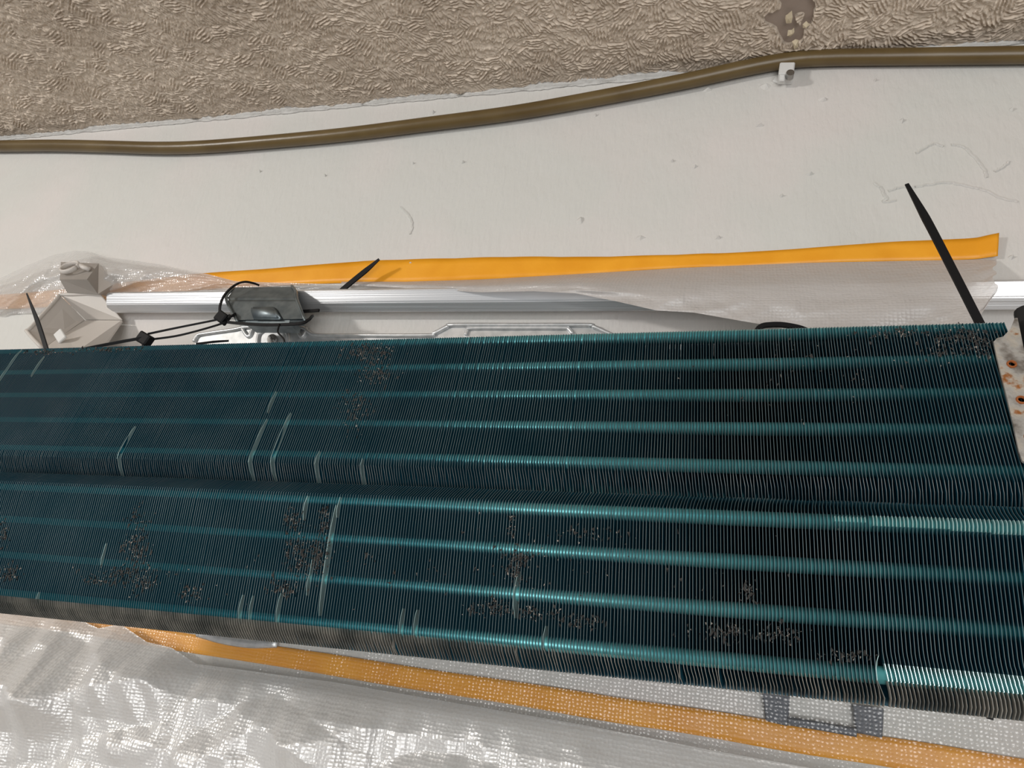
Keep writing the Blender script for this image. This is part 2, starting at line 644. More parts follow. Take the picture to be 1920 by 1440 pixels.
cl = empty('cable_clip', W(1475, 140, 0.0))
tag(cl, 'small white plastic nail clip under the brown cable', 'clip')
bm = bmesh.new()
c = W(1474, 138, 0.006)
box(bm, c, (0.0056, 0.0062, 0.0058), Matrix.Rotation(math.radians(6), 3, 'Y'))
sweep(bm, [c + Vector((-.0030, -.002, -.004)), c + Vector((-.0034, -.001, -.0095))], .0022, .0030, square=True)
bmesh.ops.bevel(bm, geom=bm.edges[:], offset=0.0008, segments=1, affect='EDGES')
bm_obj('clip_body', bm, M_WPLAST, cl)
bm = bmesh.new()
nc = W(1481, 138, 0.0125)
sweep(bm, [nc + Vector((0, .004, 0)), nc + Vector((0.0003, -.0012, 0))], .0030, seg=12, up=Vector((0, 0, 1)))
bm_obj('nail', bm, M_NAIL, cl)
bm = bmesh.new()
box(bm, W(1458, 151, 0.0012), (.0035, .0012, .0025), Matrix.Rotation(.5, 3, 'Y'))
bmesh.ops.bevel(bm, geom=bm.edges[:], offset=0.0008, segments=1, affect='EDGES')
bm_obj('paint_lump', bm, M_WPLAST, cl)

# ================================================================== masking tapes


def strip(name, top, bot, off, thick, mats, label, cat, n=10, warp=None, parent=None):
    T = catmull([W(a, b, off(a) if callable(off) else off) for a, b in top], n)
    B = catmull([W(a, b, off(a) if callable(off) else off) for a, b in bot], n)
    k = min(len(T), len(B))
    T, B = T[:k], B[:k]
    nv = 5
    front, back = [], []
    for i in range(k):
        for j in range(nv):
            p = T[i].lerp(B[i], j / (nv - 1))
            if warp:
                p = p + warp(i / (k - 1), j / (nv - 1))
            front.append(p)
            back.append(p + Vector((0, thick, 0)))
    fs = grid_faces(k, nv)
    nF = len(front)
    faces = [tuple(f) for f in fs] + [tuple(reversed([v + nF for v in f])) for f in fs]
    rim = [i * nv for i in range(k)] + [(k - 1) * nv + j for j in range(1, nv)] + [i * nv + nv - 1 for i in range(k - 2, -1, -1)] + [j for j in range(nv - 2, 0, -1)]
    for a, b in zip(rim, rim[1:] + rim[:1]):
        faces.append((a, a + nF, b + nF, b))
    o = build(name, front + back, faces, mats, smooth=True)
    bm = bmesh.new()
    bm.from_mesh(o.data)
    bmesh.ops.recalc_face_normals(bm, faces=bm.faces)
    bm.to_mesh(o.data)
    bm.free()
    return tag(o, label, cat)


ut_top = [(-60, 558), (60, 548), (200, 533), (370, 514), (480, 505), (640, 493), (780, 486), (900, 483), (1020, 482), (1130, 481), (1280, 478), (1400, 472), (1560, 462), (1700, 452), (1810, 447), (1869, 444)]
ut_bot = [(-60, 584), (60, 577), (200, 568), (370, 545), (480, 538), (640, 531), (780, 530), (900, 525), (1020, 520), (1130, 513), (1280, 503), (1400, 499), (1560, 493), (1700, 489), (1810, 487), (1868, 484)]


def ut_warp(s, t):
    y = -0.0006 * abs(math.sin(s * 57)) * (1 if 0.35 < s < .7 else .3)
    if s > 0.955:
        y -= (s - 0.955) * 0.09 * (1.1 - .4 * t)
    z = 0.0007 * math.sin(s * 40 + t)
    return Vector((0, y, z * .4))


strip('masking_tape', ut_top, ut_bot, 0.0012, 0.0004, M_TAPE, 'bright orange tape strip along the wall above the metal rail', 'tape', warp=ut_warp)
lt_top = [(-60, 1127), (0, 1136), (160, 1158), (385, 1192), (640, 1230), (870, 1264), (1110, 1300), (1280, 1325), (1500, 1359), (1700, 1388), (1920, 1422), (2010, 1436)]
lt_bot = [(-60, 1158), (0, 1168), (160, 1191), (385, 1228), (640, 1270), (870, 1307), (1110, 1347), (1280, 1375), (1500, 1412), (1700, 1445), (1920, 1482), (2010, 1497)]
strip('masking_tape', lt_top, lt_bot, 0.0012, 0.0004, M_TAPE, 'orange tape strip under the wrinkled clear film below the coil', 'tape', warp=ut_warp)

# ================================================================== wall mounting plate
PLO = 0.004
outline = [(365, 700), (366, 640), (372, 629), (384, 625), (440, 617), (470, 612), (560, 612), (582, 622), (596, 627), (660, 627.5), (800, 627.5), (815, 624), (840, 611), (853, 608),
           (975, 608), (1100, 608), (1114, 611), (1143, 624), (1160, 628), (1290, 629), (1480, 660), (1480, 900), (1480, 1250), (1200, 1220), (900, 1180), (640, 1140), (365, 1100)]
poly = [W(a, b, PLO) for a, b in outline]


def plate_poly(name, poly, depth, mats, parent, rim=0.0):
    bm = bmesh.new()
    vs = [bm.verts.new(p) for p in poly]
    f = bm.faces.new(vs)
    r = bmesh.ops.extrude_face_region(bm, geom=[f])
    for v in [g for g in r['geom'] if isinstance(g, bmesh.types.BMVert)]:
        v.co += Vector((0, depth, 0))
    return bm_obj(name, bm, mats, parent)


mp = empty('mounting_plate', W(700, 1140, 0.0))
tag(mp, 'stamped galvanised wall mounting plate behind the teal coil', 'mounting plate')
plate_poly('plate_sheet', poly, 0.0015, M_PLATE, mp)
# rolled rim on the top edge
bm = bmesh.new()
sweep(bm, catmull([p + Vector((0, -0.0012, -0.0012)) for p in poly[1:20]], 4), 0.0016, 0.0018, 8)
bm_obj('rolled_rim', bm, M_PLATE, mp, smooth=True)
# pressed recess lines and ribs
for seq in ([(873, 629), (876, 620), (884, 615.5), (960, 615), (1055, 615), (1066, 617), (1074, 626)],
            [(483, 660), (484, 632), (491, 622), (500, 619), (528, 619), (537, 623), (541, 634), (541, 660)],
            [(452, 612), (462, 628), (468, 630), (475, 614)], [(555, 612), (562, 628), (568, 630), (576, 614)]):
    bm = bmesh.new()
    sweep(bm, catmull([W(a, b, PLO + .0008) for a, b in seq], 5), 0.0017, 0.0016, 8)
    bm_obj('pressed_rib', bm, M_PLATE, mp, smooth=True)
bm = bmesh.new()
p = W(512, 637, PLO + .002)
sweep(bm, [p, p + Vector((0, -.0025, 0))], .0042, seg=14, up=Vector((0, 0, 1)))
box(bm, p + Vector((0, -.003, 0)), (.0032, .0008, .0006), Matrix.Rotation(.6, 3, 'Y'))
bm_obj('screw', bm, M_NAIL, mp)
# lower hooks hanging below the coil
for quad in ([(1428, 1290), (1482, 1298), (1478, 1362), (1436, 1352)], [(1598, 1320), (1658, 1328), (1655, 1384), (1606, 1374)]):
    bm = bmesh.new()
    pl = [W(a, b, 0.0045) for a, b in quad]
    vs = [bm.verts.new(p) for p in pl]
    f = bm.faces.new(vs)
    r = bmesh.ops.extrude_face_region(bm, geom=[f])
    for v in [g for g in r['geom'] if isinstance(g, bmesh.types.BMVert)]:
        v.co += Vector((0, 0.0018, 0))
    bmesh.ops.bevel(bm, geom=bm.edges[:], offset=0.0006, segments=1, affect='EDGES')
    bm_obj('lower_hook', bm, M_HOOK, mp)
bm = bmesh.new()
sweep(bm, [W(1478, 1352, .005), W(1540, 1362, .005), W(1606, 1374, .005)], .0022, .0012, 6)
bm_obj('hook_link', bm, M_HOOK, mp)
bm = bmesh.new()
sweep(bm, catmull([W(370, 1186, .0045), W(420, 1200, .0045), W(470, 1207, .0045), W(520, 1206, .0045)], 5), .0030, .0010, 8)
bm_obj('lower_lip', bm, M_PLATE, mp, smooth=True)

# ================================================================== aluminium rail
RO = 0.016
a0 = W(205, 567, RO)
a1 = W(1990, 551, RO)
ax = (a1 - a0).normalized()
# (out of the wall, up) section, millimetres
sec = [(-4.0, 7.6), (2.8, 9.0), (5.6, 5.6), (2.2, -3.0), (-2.2, -8.6), (-4.0, -9.0)]
verts, faces = [], []
for p in (a0, a1):
    for (o_, u_) in sec:
        verts.append(p + Vector((0, -o_ * .001, u_ * .001)))
ns = len(sec)
for i in range(ns):
    faces.append((i, (i + 1) % ns, ns + (i + 1) % ns, ns + i))
faces += [tuple(range(ns))[::-1], tuple(range(ns, 2 * ns))]
o = build('aluminium_rail', verts, faces, M_ALU)
bm = bmesh.new()
bm.from_mesh(o.data)
bmesh.ops.recalc_face_normals(bm, faces=bm.faces)
bmesh.ops.bevel(bm, geom=[e_ for e_ in bm.edges if abs((e_.verts[0].co - e_.verts[1].co).normalized().dot(ax)) > .9], offset=.0006, segments=2, affect='EDGES')
bm.to_mesh(o.data)
bm.free()
tag(o, 'long shiny aluminium rail fixed under the upper orange tape', 'rail')

# galvanised clip hooked over the rail
gc = empty('hook_clip', W(500, 605, 0.02))
tag(gc, 'grey galvanised sheet clip hooked over the aluminium rail', 'metal clip')


def clip_sheet(pa, pb, name, thick=.0016):
    bm = bmesh.new()
    L = [bm.verts.new(p) for p in pa]
    Q = [bm.verts.new(p) for p in pb]
    mids = []
    for i in range(len(pa) - 1):
        bm.faces.new((L[i], L[i + 1], Q[i + 1], Q[i]))
    bmesh.ops.bevel(bm, geom=[e_ for e_ in bm.edges if len(e_.link_faces) == 2], offset=.0022, segments=4, affect='EDGES')
    bmesh.ops.solidify(bm, geom=bm.faces[:], thickness=thick)
    return bm_obj(name, bm, M_GALV, gc, smooth=False)


prof_l = [W(441, 545, .004), W(441, 538, .024), W(425, 561, .036), W(447, 604, .040), W(452, 612, .022)]
prof_r = [W(553, 544, .004), W(553, 537, .024), W(555, 561, .036), W(571, 602, .040), W(570, 611, .022)]
clip_sheet(prof_l, prof_r, 'clip_sheet')
# side lip
bm = bmesh.new()
sweep(bm, catmull([W(548, 537, .024), W(555, 547, .030), W(557, 562, .0365), W(573, 603, .0405)], 5), .0012, .0018, 8)
bm_obj('folded_edge', bm, M_GALV, gc, smooth=True)
bm = bmesh.new()
sweep(bm, catmull([W(438, 539, .024), W(424, 560, .0365), W(446, 604, .0405)], 5), .0011, .0016, 8)
bm_obj('folded_edge', bm, M_GALV, gc, smooth=True)
# pressed bump
A = [W(476, 600, .0400), W(469, 580, .0385), W(472, 575, .0385), W(513, 575, .0385), W(520, 580, .0385), W(532, 600, .040)]
B2 = [p + Vector((0, -.0020, 0)) for p in A]
cA = sum(A, Vector()) / 6
B2 = [cA + (p - cA) * .82 + Vector((0, -.0008, -.001)) for p in B2]
bm = bmesh.new()
va = [bm.verts.new(p) for p in A]
vb = [bm.verts.new(p) for p in B2]
for i in range(6):
    bm.faces.new((va[i], va[(i + 1) % 6], vb[(i + 1) % 6], vb[i]))
bm.faces.new(vb)
bm.faces.new(va[::-1])
bmesh.ops.bevel(bm, geom=[e_ for e_ in bm.edges if any(v in vb for v in e_.verts)], offset=.0010, segments=2, affect='EDGES')
bm_obj('pressed_bump', bm, M_GALV, gc, smooth=True)
bm = bmesh.new()
box(bm, (W(460, 612, .030) + W(565, 611, .030)) / 2, (.020, .008, .0022))
bm_obj('inner_tongue', bm, M_GALV, gc)

# ================================================================== ivory plastic bracket at the rail end
pb = empty('plastic_bracket', W(140, 640, 0.004))
tag(pb, 'ivory plastic corner bracket with open box on the rail end', 'bracket')


def quadpanel(bm, ps, th):
    """closed panel of thickness th behind four points"""
    ps = [Vector(p) for p in ps]
    n = (ps[1] - ps[0]).cross(ps[2] - ps[0]).normalized()
    if n.y < 0:
        n = -n
    f = [bm.verts.new(p) for p in ps]
    b = [bm.verts.new(p + n * th) for p in ps]
    k = len(ps)
    bm.faces.new(f)
    bm.faces.new(b[::-1])
    for i in range(k):
        bm.faces.new((f[i], b[i], b[(i + 1) % k], f[(i + 1) % k]))


Dp = W(160, 600, .006)
Tp = W(113, 553, .030)
T2 = W(186, 550, .022)
Rp = W(229, 600, .010)
Lp = W(51, 622, .058)
Bp = W(80, 654, .060)
Cp = W(120, 626, .030)
Gp = W(200, 642, .030)
Hp = W(143, 660, .056)
for nm_, ps in (('box_side', [Tp, Lp, Bp, Cp, Dp]), ('box_top', [Tp, T2, Rp, Dp]), ('box_floor', [Dp, Rp, Gp, Hp, Bp, Cp])):
    bm = bmesh.new()
    quadpanel(bm, ps, .0022)
    bmesh.ops.bevel(bm, geom=bm.edges[:], offset=.0006, segments=1, affect='EDGES')
    bm_obj(nm_, bm, M_IVORY, pb)
# raised rim following the box mouth
bm = bmesh.new()
sweep(bm, catmull([T2, Tp.lerp(T2, .3), Tp, Tp.lerp(Lp, .15), Lp.lerp(Tp, .1), Lp, Bp], 4), .0016, .0016, 8)
bm_obj('box_rim', bm, M_IVORY, pb, smooth=True)
# slot
bm = bmesh.new()
box(bm, W(113, 630, .0475), (.006, .0012, .004), Matrix.Rotation(.7, 3, 'Y'))
bmesh.ops.bevel(bm, geom=bm.edges[:], offset=.0006, segments=1, affect='EDGES')
bm_obj('latch', bm, M_WPLAST, pb)
# small upper block
u = [W(112, 524, .042), W(163, 524, .042), W(184, 551, .026), W(126, 549, .030), W(114, 491, .028), W(185, 494, .022), W(216, 531, .012), W(200, 556, .012)]
bm = bmesh.new()
v8 = [bm.verts.new(p) for p in u]
for f in ((0, 1, 2, 3), (0, 4, 5, 1), (1, 5, 6, 7, 2)):
    bm.faces.new([v8[i] for i in f])
bmesh.ops.solidify(bm, geom=bm.faces[:], thickness=.002)
bm_obj('upper_block', bm, M_IVORY, pb)
# ring and small key on top of the block
ctr = W(133, 504, .0365)
nrm_ = (u[1] - u[0]).cross(u[4] - u[0]).normalized()
e1 = (u[1] - u[0]).normalized()
e2 = nrm_.cross(e1)
if nrm_.y > 0:
    nrm_ = -nrm_
bm = bmesh.new()
ring = [ctr + e1 * math.cos(q / 20 * 6.283) * .0078 + e2 * math.sin(q / 20 * 6.283) * .0078 + nrm_ * .0015 for q in range(21)]
sweep(bm, ring, .0013, .0024, 8, up=nrm_)
bm_obj('ring_boss', bm, M_IVORY, pb, smooth=True)
bm = bmesh.new()
sweep(bm, [W(148, 497, .0355), W(158, 502, .0355), W(168, 505, .034)], .0022, .0022, 8, up=nrm_)
bm_obj('key', bm, M_IVORY, pb, smooth=True)

# ================================================================== plastic films


def crumple(x, z, fmin, fmax, n, seed, lean=0.0):
    rs = np.random.default_rng(seed)
    h = np.zeros(x.shape)
    for k in range(n):
        th = rs.uniform(0, math.pi) if lean == 0 else rs.normal(lean, .5)
        f = rs.uniform(fmin, fmax)
        u = (x * math.cos(th) + z * math.sin(th)) * f + 0.45 * vnoise(x * 9 + k * 3.1, z * 9, seed + k) + rs.uniform(0, 1)
        tri = 1 - np.abs(2 * (u - np.floor(u)) - 1)
        msk = np.clip(vnoise(x * 13 + 7 * k, z * 13 - 3 * k, seed + 40 + k) * 1.6 + .25, 0, 1)
        h += tri * msk * (fmin / f)
    return h


def film(name, rows, mats, label, cat='plastic film'):
    nr, nc = len(rows), len(rows[0])
    return tag(build(name, [p for r in rows for p in r], grid_faces(nr, nc), mats, smooth=True), label, cat)


def interp(path, n):
    xs_ = [p[0] for p in path]
    return lambda q: [np.interp(q, xs_, [p[k] for p in path]) for k in range(1, len(path[0]))]


# folded film hanging from the upper tape over the right half of the rail
topf = interp([(640, 528), (760, 528), (900, 524), (1130, 511), (1280, 502), (1500, 493), (1700, 489), (1866, 486)], 0)
botf = interp([(640, 534), (760, 540), (900, 548), (1000, 546), (1080, 550), (1160, 566), (1230, 582), (1300, 586), (1380, 600), (1450, 612), (1500, 625), (1640, 640), (1780, 618), (1840, 600), (1866, 560)], 0)
rows = []
NR, NC = 60, 240
for r in range(NR):
    t = r / (NR - 1)
    row = []
    for c in range(NC):
        px = 640 + (1864 - 640) * c / (NC - 1)
        yt, yb = topf(px)[0], botf(px)[0]
        jag = 0
        if c > NC - 8:
            jag = 9 * vnoise(np.array([t * 9.]), np.array([1.]), 3)[0] - 14 * max(0, t - .6)
        py = yt + (yb - yt) * t
        s = min(1, max(0, (px - 700) / 400))
        off = 0.002 + (0.037 * math.sin(min(1, t * 1.5) * math.pi * .5)) * (0.12 + .88 * s)
        # keep in front of the rail
        X_, Y_ = np.array([px / 110.]), np.array([t * 1.6 + px / 500.])
        q_ = W(px, py)
        off += s * t * (0.003 * ridged(X_ * .6 + t * .8, Y_ * .8, 14, 2)[0] + 0.0042 * crumple(np.array([q_.x]), np.array([q_.z]), 16, 36, 6, 33, .7)[0])
        row.append(W(px + jag, py, off))
    rows.append(row)
film('plastic_film', rows, M_FILM2, 'milky crumpled film hanging from the upper tape over the rail')

# loose billow of film at the left, around the plastic bracket
topl = interp([(-60, 540), (0, 522), (50, 498), (100, 478), (140, 470), (165, 471), (200, 482), (260, 490), (300, 496), (340, 505), (390, 514), (440, 527), (520, 530), (640, 533)], 0)
botl = interp([(-60, 600), (0, 590), (100, 585), (220, 560), (300, 552), (400, 548), (520, 546), (640, 541)], 0)
rows = []
NR, NC = 40, 160
for r in range(NR):
    t = r / (NR - 1)
    row = []
    for c in range(NC):
        px = -60 + 700 * c / (NC - 1)
        yt, yb = topl(px)[0], botl(px)[0]
        bulge = math.exp(-((px - 130) / 170) ** 2)
        off = 0.003 + 0.012 * math.sin(t * math.pi) * bulge + 0.010 * bulge * (1 - t)
        off += 0.003 * ridged(np.array([px / 70. + t * 1.5]), np.array([t * 2.]), 24, 3)[0] * (.3 + .7 * min(1, t * 2))
        row.append(W(px, yt + (yb - yt) * t, max(.0022, off)))
    rows.append(row)
film('plastic_film', rows, M_FILM, 'thin clear film billowing behind the ivory plastic bracket')

# big sheet below the coil: a clear layer lying close to the tape, and the crumpled fold in front of it
p0, p1 = W(0, 1100), W(1920, 1330)


def sheet(name, top_px, off0, NR, NC, mats, label, HH, hfun):
    path = [W(a_, b_) for a_, b_ in top_px]
    gx = np.repeat(np.linspace(path[0].x, path[-1].x, NC)[None, :], NR, 0)
    ztop = np.interp(gx, [p.x for p in path], [p.z for p in path])
    gt = np.repeat(np.linspace(0, 1, NR)[:, None], NC, 1)
    gz = ztop - HH * gt
    yy = -(off0 + hfun(gx, gz, gt * HH))
    verts = np.stack([gx, np.minimum(yy, -0.0072), gz], -1).reshape(-1, 3)
    return tag(build(name, verts.tolist(), grid_faces(NR, NC), mats, smooth=True), label, 'plastic film')


sheet('plastic_film', [(-90, 1098), (0, 1110), (960, 1220), (1990, 1350)], .0075, 150, 300, M_FILMC,
      'large clear embossed film covering the lower orange tape', .36,
      lambda x, z, d: .001 * np.clip(d / .06, 0, 1) + .0011 * crumple(x, z, 18, 45, 5, 71, .05))
sheet('plastic_film', [(-90, 1120), (0, 1128), (120, 1158), (150, 1152), (210, 1180), (250, 1172), (300, 1205), (345, 1215), (390, 1245), (640, 1278), (1110, 1358), (1320, 1400), (1500, 1432), (1990, 1520)], .0125, 300, 460, M_FILMW,
      'crumpled shiny film fold bunched below the lower orange tape', .34,
      lambda x, z, d: .016 * np.clip(d / .05, 0, 1) + np.clip(d / .02, 0.05, 1) * np.clip(1.2 - (x + .36) / .34, .25, 1) * (.015 * crumple(x, z, 12, 24, 6, 81) + .0040 * crumple(x, z, 30, 60, 5, 91, .4)))

# ================================================================== evaporator coil
CX = nrm((4680, -37, -F))
CZ = nrm(WZ - WZ.dot(CX) * CX)
CY = np.cross(CZ, CX)
RC = np.array([CX, CY, CZ])                # coil = RC @ camera


def cray(px, py):
    return RC @ nrm((px - 960, py - 720, F))


# fin-plane angles, measured from the camera's foot on the coil
def ang(py):
    r = cray(1338, py)
    return math.atan2(r[2], r[1])


OPT = ang(720)


class Face:
    """straight front face: perpendicular distance h at angle psi from the optical axis"""
    def __init__(self, h, psi_deg):
        self.psi = OPT + math.radians(psi_deg)
        self.h = h
        self.n = np.array((math.cos(self.psi), math.sin(self.psi)))   # pointing away from the camera (b, c)
        self.t = np.array((-self.n[1], self.n[0]))                     # up along the face

    def s(self, py, off=0.0):
        """position along the face seen at image row py of the foot column"""
        return (self.h + off) * math.tan(ang(py) - self.psi)

    def bc(self, s, depth=0.0):
        return self.n * (self.h + depth) + self.t * s

    def hit(self, px, py, off=0.0):
        """(a, s) where the pixel's ray meets the face"""
        r = cray(px, py)
        k = (self.h + off) / (r[1] * self.n[0] + r[2] * self.n[1])
        p = r * k
        return p[0], p[1] * self.t[0] + p[2] * self.t[1]


UP = Face(0.316, -35.4)
LO = Face(0.338, -18.0)

AR_U = UP.hit(1926, 740)[0]
AL_U = UP.hit(-70, 720)[0]
AR_L = LO.hit(1995, 1100)[0]
AL_L = LO.hit(-70, 1020)[0]
ORI = np.array(((AL_L + AR_L) / 2, 0.345, LO.bc(LO.s(1290))[1]))

coil = bpy.data.objects.new('evaporator_coil', None)
COL.objects.link(coil)
Mw = R @ RC.T                                # world = Mw @ coil
mm = Matrix.Identity(4)
oc = CAM + Mw @ ORI
for i in range(3):
    for j in range(3):
        mm[i][j] = Mw[i][j]
    mm[i][3] = oc[i]
coil.matrix_world = mm
coil.empty_display_size = .05
tag(coil, 'long teal finned evaporator coil hung from black ties', 'evaporator coil')
bpy.context.view_layer.update()


def cl_(a, b, c):
    return (a - ORI[0], b - ORI[1], c - ORI[2])


def coil_part(name, me):
    o = bpy.data.objects.new(name, me)
    COL.objects.link(o)
    o.parent = coil
    return o


PITCH = 0.00150
TH = 0.00021
DEP = [0.0, 0.0028, 0.0065, 0.012, 0.022]
WAV = [0.0, 0.0, 0.0008, -0.0008, 0.0007]
# rows along the face: (s, extra depth of the front edge, sideways bend)
sU_top, sU_bot, sU_end = UP.s(617), UP.s(888), UP.s(918)
sL_top, sL_bot, sL_end = LO.s(953), LO.s(1246), LO.s(1294)
rowsU = [(sU_top + .0012, .004, .0), (sU_top, .0008, 0), (sU_top - .006, 0, 0), ((sU_top + sU_bot) / 2, 0, .0), (sU_bot + .004, 0, 0), (sU_bot, .0006, .00035),
         (sU_bot * .5 + sU_end * .5, .004, .0010), (sU_end, .0085, .0014)]
sLt2 = LO.s(928)
rowsL = [(sLt2 + .001, .010, .0018), (sLt2 * .6 + sL_top * .4, .0055, .0007), (sL_top, .0006, 0.0), (sL_top - .006, 0, 0), ((sL_top + sL_bot) / 2, 0, 0), (sL_bot + .005, 0, 0),
         (sL_bot, .0003, .0002), (sL_bot * .7 + sL_end * .3, .0010, .0009), (sL_bot * .35 + sL_end * .65, .0030, .0017), (sL_end, .0070, .0019)]


TUBE_U = [UP.s(py, .004) for py in (632, 685, 742, 804, 874)]
TUBE_L = [LO.s(py, .004) for py in (970, 1051, 1141, 1236)]


def resample(rows, extra):
    """profile rows with further rows inserted, top to bottom"""
    ss = sorted(set([r[0] for r in rows] + [e_ for e_ in extra if rows[-1][0] < e_ < rows[0][0]]))
    base = sorted(rows)
    xs0 = [r[0] for r in base]
    return [(q, float(np.interp(q, xs0, [r[1] for r in base])), float(np.interp(q, xs0, [r[2] for r in base]))) for q in ss][::-1]


rowsU = resample(rowsU, [q + k for q in TUBE_U for k in (-.0019, .0019)])
rowsL = resample(rowsL, [q + k for q in TUBE_L for k in (-.0019, .0019)])


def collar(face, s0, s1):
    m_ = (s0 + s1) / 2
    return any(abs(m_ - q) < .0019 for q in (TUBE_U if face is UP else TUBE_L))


def fin_mesh(name, face, rows, bend=None, worn_or_gleam=None, mats=None, bare_or_gleam=False):
    nr, nc_ = len(rows), len(DEP)
    V, Fc, FM = [], [], []
    for side in (-1, 1):
        for (s, d0, bx) in rows:
            for k, dp in enumerate(DEP):
                d = d0 + dp * (DEP[-1] - d0) / DEP[-1]
                b, c = face.bc(s, d)
                a = bx * (1 - dp / DEP[-1]) + WAV[k] + side * TH / 2
                if bend:
                    a += bend(s) * max(0, 1 - dp / .008)
                V.append((a, b - ORI[1], c - ORI[2]))
    n1 = nr * nc_
    for r in range(nr - 1):
        low = face is LO and rows[r + 1][0] < sL_bot - .0001
        for k in range(nc_ - 1):
            q = (r * nc_ + k, r * nc_ + k + 1, (r + 1) * nc_ + k + 1, (r + 1) * nc_ + k)
            Fc.append(q[::-1])
            Fc.append(tuple(v + n1 for v in q))
            FM += [2, 2] if (bare_or_gleam and k < 2 and worn_or_gleam(r) and not low) else ([3, 3] if (k < 2 and collar(face, rows[r][0], rows[r + 1][0])) else ([4, 4] if (k == 0 and low) else [0, 0]))
        a0_, a1_ = r * nc_, (r + 1) * nc_
        Fc.append((a0_, a1_, a1_ + n1, a0_ + n1))
        FM.append(4 if low else (2 if (worn_or_gleam and worn_or_gleam(r)) else 1))
    for k in range(nc_ - 1):
        Fc.append((k, k + n1, k + 1 + n1, k + 1))
        e_ = (nr - 1) * nc_
        Fc.append((e_ + k, e_ + k + 1, e_ + k + 1 + n1, e_ + k + n1))
        FM += [1, 1]
    me = bpy.data.meshes.new(name)
    me.from_pydata(V, [], Fc)
    me.polygons.foreach_set('material_index', FM)
    for mt in (*(mats or (M_FIN, M_EDGE, M_EDGEWORN)), M_COLLAR_SHEEN, M_EDGEWORN):
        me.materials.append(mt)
    me.update()
    return me


def jrows(rows, j):
    return [(s, d, b + random.uniform(-j, j) * (0.2 if 1 < i < len(rows) - 4 else 1)) for i, (s, d, b) in enumerate(rows)]


U_MESH = [fin_mesh('upper_fin', UP, jrows(rowsU, .00022), worn_or_gleam=lambda r: rowsU[r + 1][0] < sU_bot - .0001, mats=(M_FIN, M_EDGE, M_EDGEMID)) for _ in range(6)]
L_MESH = [fin_mesh('lower_fin', LO, jrows(rowsL, .00022), worn_or_gleam=lambda r: rowsL[r + 1][0] < sL_bot - .0001) for _ in range(6)]


def dense(rows, n=5):
    out = []
    for (s0, d0, b0), (s1, d1, b1) in zip(rows, rows[1:]):
        m_ = n if abs(s1 - s0) > .012 else 1
        for q in range(m_):
            t = q / m_
            out.append((s0 + (s1 - s0) * t, d0 + (d1 - d0) * t, b0 + (b1 - b0) * t))
    out.append(rows[-1])
    return out


# fins knocked sideways: (face, px, py top, py bottom, bend in mm)
hits = [('u', 232, 800, 882, 2.0), ('u', 478, 790, 892, 1.6), ('u', 522, 775, 892, 1.9), ('u', 15, 660, 720, 1.6),
        ('u', 590, 850, 900, 1.0), ('u', 672, 860, 905, .8), ('u', 508, 740, 770, .8), ('u', 70, 670, 705, .9),
        ('l', 612, 950, 1155, 1.3), ('l', 970, 1088, 1150, 1.3), ('l', 1021, 1180, 1225, .9), ('l', 572, 935, 970, .9), ('l', 631, 940, 970, .7),
        ('l', 577, 1075, 1110, .8), ('l', 450, 1120, 1165, .7), ('l', 467, 1120, 1165, .6), ('l', 523, 1115, 1170, .8), ('l', 752, 1145, 1200, .7), ('l', 779, 1145, 1205, .8),
        ('l', 727, 1205, 1230, 1.5), ('l', 968, 1215, 1245, 1.2), ('l', 1270, 1250, 1285, 1.4), ('l', 1345, 1255, 1290, 1.1), ('l', 1648, 1230, 1300, 1.4), ('l', 70, 1110, 1130, .9), ('l', 190, 1040, 1060, .6)]
special = {'u': {}, 'l': {}}
for (w, px, y0, y1, mm_) in hits:
    fc_ = UP if w == 'u' else LO
    aL, aR = (AL_U, AR_U) if w == 'u' else (AL_L, AR_L)
    a_, s_hi = fc_.hit(px, y0)
    a2_, s_lo = fc_.hit(px, y1)
    am = fc_.hit(px, (y0 + y1) / 2)[0]
    special[w][int(round((am - aL) / PITCH))] = (s_hi, s_lo, mm_ * .001)

A_BENT = LO.hit(1650, 1270)[0]
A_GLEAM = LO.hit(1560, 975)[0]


def bent_rows(gleam, bent, seed):
    rs = random.Random(seed)
    out = []
    for (s, d, b) in resample(rowsL, [sL_top - q for q in (.0003, .0012, .0024, .0035, .0048, .007)] + list(np.linspace(LO.s(1185), sL_bot, 9))):
        fb = 0
        if bent:
            t = (LO.s(1195) - s) / (LO.s(1195) - sL_bot)
            fb += .0014 * min(1, max(0, t)) * (1 if s > sL_bot else .7)
        fb += .0011 * gleam * max(0, 1 - abs(s - (sL_top - .002)) / .007)
        out.append((s, d, b + fb + rs.uniform(-.00006, .00006)))
    return out


M_GLEAM = mat('fin_painted_gleam', (0.55, 0.76, 0.77), 0.28, 0.6)  # pale colour painted in for the bright reflections on the lower-right fins


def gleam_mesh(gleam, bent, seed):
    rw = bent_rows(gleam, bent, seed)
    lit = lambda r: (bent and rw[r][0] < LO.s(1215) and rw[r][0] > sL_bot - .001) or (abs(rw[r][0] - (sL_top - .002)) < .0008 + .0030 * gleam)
    return fin_mesh('lower_fin', LO, rw, worn_or_gleam=lit, mats=(M_FIN, M_EDGE, M_GLEAM), bare_or_gleam=True)


